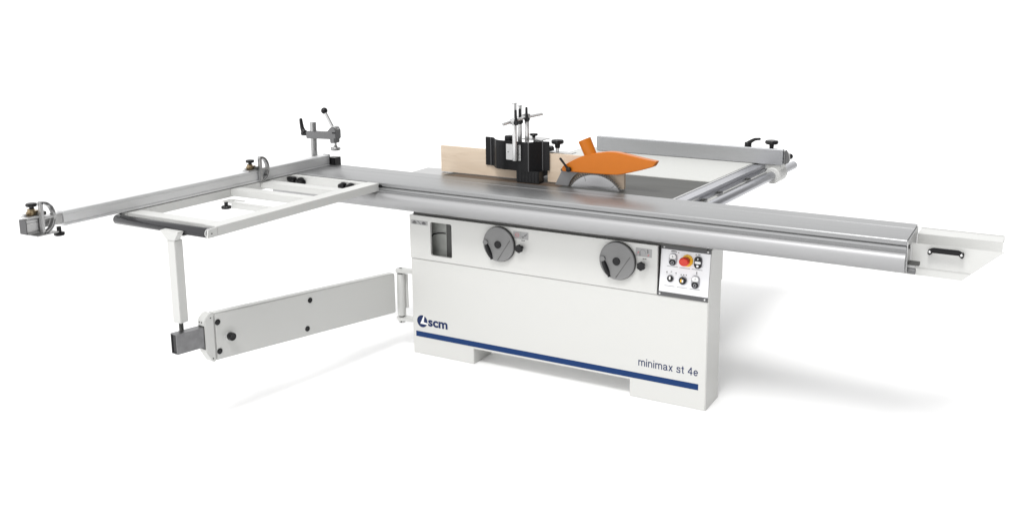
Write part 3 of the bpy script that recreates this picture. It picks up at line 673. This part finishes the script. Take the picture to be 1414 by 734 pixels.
b = MB(); b.use('castlight').box(.4535, .4985, .1855, .1885, 1.0130, 1.0915, bev=.001); b.box(.518, .537, .1840, .1885, 1.0130, 1.0900, bev=.001); b.use('dark').box(.5185, .5225, .1810, .1840, 1.0130, 1.0900)
for x_, z_ in ((.466, 1.052), (.5295, 1.045)): b.lathe((x_, .184, z_), (x_, -1, z_), [(.003, 0), (.0, .002)], 10)
b.build('mounting_plate', sg)
b = MB(); b.box(.500, .614, .262, .350, 1.1065, 1.1100, bev=.0008); b.box(.560, .600, .270, .300, 1.09, 1.1065); b.build('clamp_plate', sg, 'castlight')
b = MB(); b.use('chrome').cyl((.546, .300, 1.110), (.546, .300, 1.118), .006); b.use('black').cyl((.546, .300, 1.112), (.546, .300, 1.124), .0075, .009); b.lobed((.546, .300, 1.1285), .0205, .013, (0, 0, 1), 8, .06); b.build('clamp_knob', sg)
b = MB(); b.use('black').ball((.660, .275, 1.071), .0095, (1, 1, 1)); b.cyl((.648, .275, 1.071), (.658, .275, 1.071), .005); b.build('side_knob', sg)
for (x_, y_, z0, z1) in ((.5125, .170, 1.014, 1.298), (.5010, .240, 1.095, 1.279), (.5370, .248, 1.098, 1.232)):
    b = MB(); b.cyl((x_, y_, z0), (x_, y_, z1), .0112, bev=.001, seg=28)
    if z1 > 1.25: b.lathe((x_, y_, z1 - .006), (x_, y_, 5), [(.0112, 0), (.0135, .002), (.0135, .005), (.0115, .0065), (0, .0065)], 28)
    else: b.lathe((x_, y_, z0 + .0), (x_, y_, 5), [(.012, 0), (.012, .006), (.0102, .0075)], 24)
    rod = b.build('pressure_rod', sg, 'chrome')
b = MB(); b.tube([(.478, .120, 1.196), (.497, .160, 1.205), (.540, .250, 1.222), (.5965, .300, 1.236)], .0083, 18); b.build('cross_rod', sg, 'chrome')
for (x_, y_, z_, hx, hy, hz, tz) in ((.5125, .170, 1.205, .5340, .152, 1.203, 1.262), (.5010, .240, 1.208, .5150, .224, 1.199, 1.259), (.5370, .248, 1.222, .5490, .230, 1.212, 1.268)):
    b = MB(); b.use('castlight').cyl((x_, y_, z_ - .014), (x_, y_, z_ + .016), .0165, bev=.003); b.cyl((x_ - .022, y_ - .004, z_), (x_ + .004, y_ - .004, z_), .012, bev=.002)
    b.build('rod_collar', sg)
    b = MB(); b.use('black').cyl((hx, hy + .008, hz), (hx, hy - .010, hz), .0122, bev=.003); b.tube([(hx, hy - .002, hz + .004), (hx, hy - .006, hz + .025), (hx + .001, hy - .008, tz)], [.0090, .0065, .0060], 14); b.ball((hx + .001, hy - .008, tz), .0060)
    b.build('clamp_lever', sg)

# ------------------------------------------------------------------ saw blade, riving knife, hood
BC = Vector((.9135, .2405, .807)); R0 = .1585
b = MB(); b.lathe(BC + Vector((0, .0014, 0)), BC + Vector((0, -1, 0)), [(.020, 0), (R0, 0), (R0, .0028), (.045, .0028), (.045, .0036), (.020, .0036)], 128); bl = b.build('saw_blade', tb, 'blade', 20, 'round steel saw blade with fine teeth')
b = MB(); NT = 84
pts = []
for k in range(NT):
    a = 2 * PI * k / NT; st_ = 2 * PI / NT
    for da, r_ in ((0, .1615), (.10, .1725), (.45, .1715), (.62, .1635), (.85, .1600)):
        pts.append((BC.x + r_ * math.cos(a + da * st_), BC.z + r_ * math.sin(a + da * st_)))
b.holed(pts, [ell(BC.x, BC.z, R0 - .0002, R0 - .0002, 128)], BC.y - .0016, BC.y + .0016); b.build('blade_teeth', bl, 'tooth')
for k in range(2):
    a = math.radians(112 - 62 * k)
    p_ = [(BC.x + r_ * math.cos(a + o_), BC.z + r_ * math.sin(a + o_)) for r_, o_ in ((.135, 0), (.157, -.02), (.157, -.030), (.135, -.012))]
    b = MB(); b.prism(p_, 'y', BC.y - .0021, BC.y - .0017); b.build('expansion_slot', bl, 'dark')
rk = MB(); rk.prism([(.696, .8992), (.768, .8992), (.7745, .915), (.786, .935), (.800, .952), (.818, .966), (.842, .979), (.842, .988), (.7395, .985)], 'y', .243, .246, bev=.0006)
hd = thing('blade_guard', (.95, .24, .98), 'orange plastic saw blade guard with dust spout over the blade', 'blade guard')
rk.build('riving_knife', hd, 'knife')
out = [(.746, .9735), (.7425, .981), (.744, .992), (.757, 1.004), (.776, 1.0155), (.803, 1.031), (.830, 1.044), (.858, 1.0565), (.890, 1.067), (.924, 1.0745), (.955, 1.0800), (.985, 1.0845), (1.010, 1.0860), (1.032, 1.0855), (1.075, 1.0800), (1.120, 1.0730), (1.175, 1.0650), (1.2345, 1.0575), (1.2200, 1.0330), (1.165, 1.014), (1.105, .9960), (1.055, .9830), (1.036, .9795), (.980, .9765), (.900, .9750), (.820, .9740)]
def inset(poly, d_):
    n = len(poly); r_ = []
    for i in range(n):
        a = Vector(poly[i - 1]); c_ = Vector(poly[i]); e_ = Vector(poly[(i + 1) % n])
        n1 = Vector((-(c_ - a).y, (c_ - a).x)).normalized(); n2 = Vector((-(e_ - c_).y, (e_ - c_).x)).normalized()
        m_ = (n1 + n2); m_ = m_ / max(m_.length_squared / 2, .6); r_.append(tuple(c_ - m_ * d_ * -1 * -1))
    return r_
b = MB(); b.prism(out, 'y', .222, .262, bev=.0030, seg=3); b.build('hood_shell', hd, 'orange', 50)
ax0 = Vector((.894, .243, 1.050)); ax1 = Vector((.8555, .243, 1.1325))
b = MB(); b.pipe(ax0, ax1, .0315, .0270, 40)
def squash(v):
    t_ = (v - ax0).dot(ax1 - ax0) / (ax1 - ax0).length_squared; return (v.x, .243 + (v.y - .243) * min(1, .60 + .55 * t_ - .14 * t_ * t_), v.z)
b.xf(squash)
b.build('dust_spout', hd, 'orange', 40)
b = MB(); b.use('black').cyl((.7865, .221, .9870), (.7865, .203, .9870), .0120, bev=.003); b.tube([(.7865, .208, .987), (.767, .206, 1.012), (.747, .204, 1.036)], [.0070, .0052, .0060], 14); b.ball((.7465, .204, 1.0365), .0062)
b.build('clamp_lever', hd)
b = MB(); b.cyl((.7365, .236, .977), (.7365, .250, .977), .0062); b.build('pivot_bolt', hd, 'dark')

# ------------------------------------------------------------------ rip fence and rail
rl = thing('rip_fence_rail', (1.42, .9, .84), 'grey aluminium guide rail and round bar running back to the rip fence', 'guide rail')
K = (1.389 - 1.332) / 1.10
def skew(v): return (v.x + (v.y - .2) * K, v.y, v.z)
b = MB(); b.use('rail').prism([(1.340, .870), (1.340, .8955), (1.3425, .8975), (1.392, .8975), (1.392, .8780), (1.402, .8780), (1.402, .845), (1.340, .845)], 'y', .1925, 1.345)
b.use('castlight').box(1.3275, 1.3398, .1925, 1.345, .870, .8995)
b.xf(skew); b.build('rail_profile', rl)
b = MB(); b.use('paint2').box(1.4025, 1.412, .1925, 1.30, .846, .862); b.xf(skew); b.build('scale_strip', rl)
for y_ in (.36, .56, .96):
    b = MB(); b.use('castlight').box(1.396, 1.418, y_ - .035, y_ + .035, .8625, .868, bev=.001); b.use('dark').cyl((1.407, y_, .868), (1.407, y_, .876), .0085, seg=6); b.box(1.398, 1.416, y_ + .012, y_ + .03, .868, .873)
    b.xf(skew); b.build('rail_bolt', rl)
b = MB(); b.cyl((1.4380, .1925, .842), (1.4380, 1.66, .842), .0235, bev=.002, seg=36); b.xf(skew); b.build('round_bar', rl, 'rail')
b = MB(); b.use('rail').box(1.402, 1.440, .1925, 1.28, .838, .845); b.xf(skew); b.build('rail_web', rl)

rf = thing('rip_fence', (1.0, 1.29, .9), 'long grey aluminium rip fence standing at the back of the extension table', 'fence')
b = MB(); b.prism([(1.276, .9035), (1.276, .9855), (1.2785, .9885), (1.302, .9885), (1.304, .986), (1.304, .9035)], 'x', .425, 1.5475, bev=.0008); b.build('fence_profile', rf, 'rip')
b = MB(); b.use('castlight').prism([(1.3045, .905), (1.3045, .975), (1.325, .982), (1.40, .950), (1.42, .905)], 'x', 1.36, 1.556, bev=.003)
b.use('strip').prism([(1.285, .906), (1.288, .978), (1.305, .984), (1.33, .968), (1.37, .93), (1.37, .906)], 'x', 1.5565, 1.562, bev=.001)
b.build('fence_carrier', rf)
b = MB(); b.use('paint2').lathe((1.4965, 1.262, .8425), (1.5065, 1.46, .8425), [(.0245, 0), (.040, 0), (.0445, .004), (.0450, .130), (.040, .150), (.0245, .150)], 40)
b.use('paint2').box(1.440, 1.535, 1.290, 1.40, .868, .902, bev=.004); b.build('bar_clamp', rf)
b = MB(); b.use('black').cyl((1.337, 1.325, .975), (1.337, 1.325, 1.010), .0195, bev=.003, seg=24)
b.tube([(1.340, 1.325, 1.004), (1.358, 1.322, 1.018), (1.378, 1.318, 1.029), (1.404, 1.314, 1.033)], [.013, .010, .0085, .0070], 14); b.ball((1.405, 1.314, 1.033), .0072); b.build('lock_lever', rf)
b = MB(); b.use('black').cyl((1.4695, 1.33, .975), (1.4695, 1.33, 1.008), .0110, .0135, bev=.002); b.lobed((1.4695, 1.33, 1.0175), .0365, .024, (0, 0, 1), 8, .05); b.build('clamp_knob', rf)
b = MB(); b.use('black').ball((1.533, 1.50, .918), .0160); b.use('dark').cyl((1.520, 1.45, .895), (1.531, 1.495, .914), .006); b.build('ball_handle', rf)

# ------------------------------------------------------------------ camera
yaw, pit, roll = 0.4609, 0.1865, 0.0040
fw = Vector((-math.sin(yaw) * math.cos(pit), math.cos(yaw) * math.cos(pit), -math.sin(pit)))
rt = Vector((math.cos(yaw), math.sin(yaw), 0)); up = rt.cross(fw)
r2 = rt * math.cos(roll) + up * math.sin(roll); u2 = up * math.cos(roll) - rt * math.sin(roll)
cam = bpy.data.cameras.new('camera'); co = bpy.data.objects.new('camera', cam); COL.objects.link(co)
co.matrix_world = Matrix(((r2.x, u2.x, -fw.x, 2.8498), (r2.y, u2.y, -fw.y, -3.7875), (r2.z, u2.z, -fw.z, 1.8), (0, 0, 0, 1)))
cam.sensor_width = 36; cam.lens = 1315.593 / 1414 * 36
cam.shift_x = (707 - 805.08) / 1414; cam.shift_y = (244.15 - 367) / 1414
cam.clip_end = 200; cam.clip_start = .05
S.camera = co

# ------------------------------------------------------------------ light: white studio
w = bpy.data.worlds.new('World'); S.world = w; w.use_nodes = True; nt = w.node_tree; N, L = nt.nodes, nt.links
bg = N['Background']; tc = N.new('ShaderNodeTexCoord'); sx = N.new('ShaderNodeSeparateXYZ'); L.new(tc.outputs['Generated'], sx.inputs['Vector'])
mr = N.new('ShaderNodeMapRange'); mr.interpolation_type = 'SMOOTHSTEP'
mr.inputs['From Min'].default_value = .06; mr.inputs['From Max'].default_value = .45; mr.inputs['To Min'].default_value = 1.38; mr.inputs['To Max'].default_value = .36
m2 = N.new('ShaderNodeMapRange'); m2.interpolation_type = 'SMOOTHSTEP'
m2.inputs['From Min'].default_value = .1; m2.inputs['From Max'].default_value = -.8; m2.inputs['To Min'].default_value = 1; m2.inputs['To Max'].default_value = 1.25
L.new(sx.outputs['Y'], m2.inputs['Value']); mm = N.new('ShaderNodeMath'); mm.operation = 'MULTIPLY'
L.new(sx.outputs['X'], mr.inputs['Value']); L.new(mr.outputs['Result'], mm.inputs[0]); L.new(m2.outputs['Result'], mm.inputs[1]); L.new(mm.outputs['Value'], bg.inputs['Strength'])
bg.inputs['Color'].default_value = (1, 1, 1, 1)
def area(name, loc, tgt, size, power, col=(1, 1, 1)):
    d = bpy.data.lights.new(name, 'AREA'); d.shape = 'DISK'; d.size = size; d.energy = power; d.color = col
    o = bpy.data.objects.new(name, d); COL.objects.link(o); o.location = loc
    o.rotation_euler = (Vector(tgt) - Vector(loc)).to_track_quat('-Z', 'Y').to_euler(); return o
tgt = Vector((1.0, .2, .5)); dr = Vector((-.08, .58, -1)).normalized()
area('key_softbox', tgt - dr * 17, tgt, 5.0, 1500, (1, .995, .985))

S.view_settings.view_transform = 'Standard'; S.view_settings.look = 'None'; S.view_settings.gamma = 1; S.view_settings.exposure = 0
S.render.engine = 'CYCLES'; S.cycles.max_bounces = 8
S.render.resolution_x = 1024; S.render.resolution_y = 531
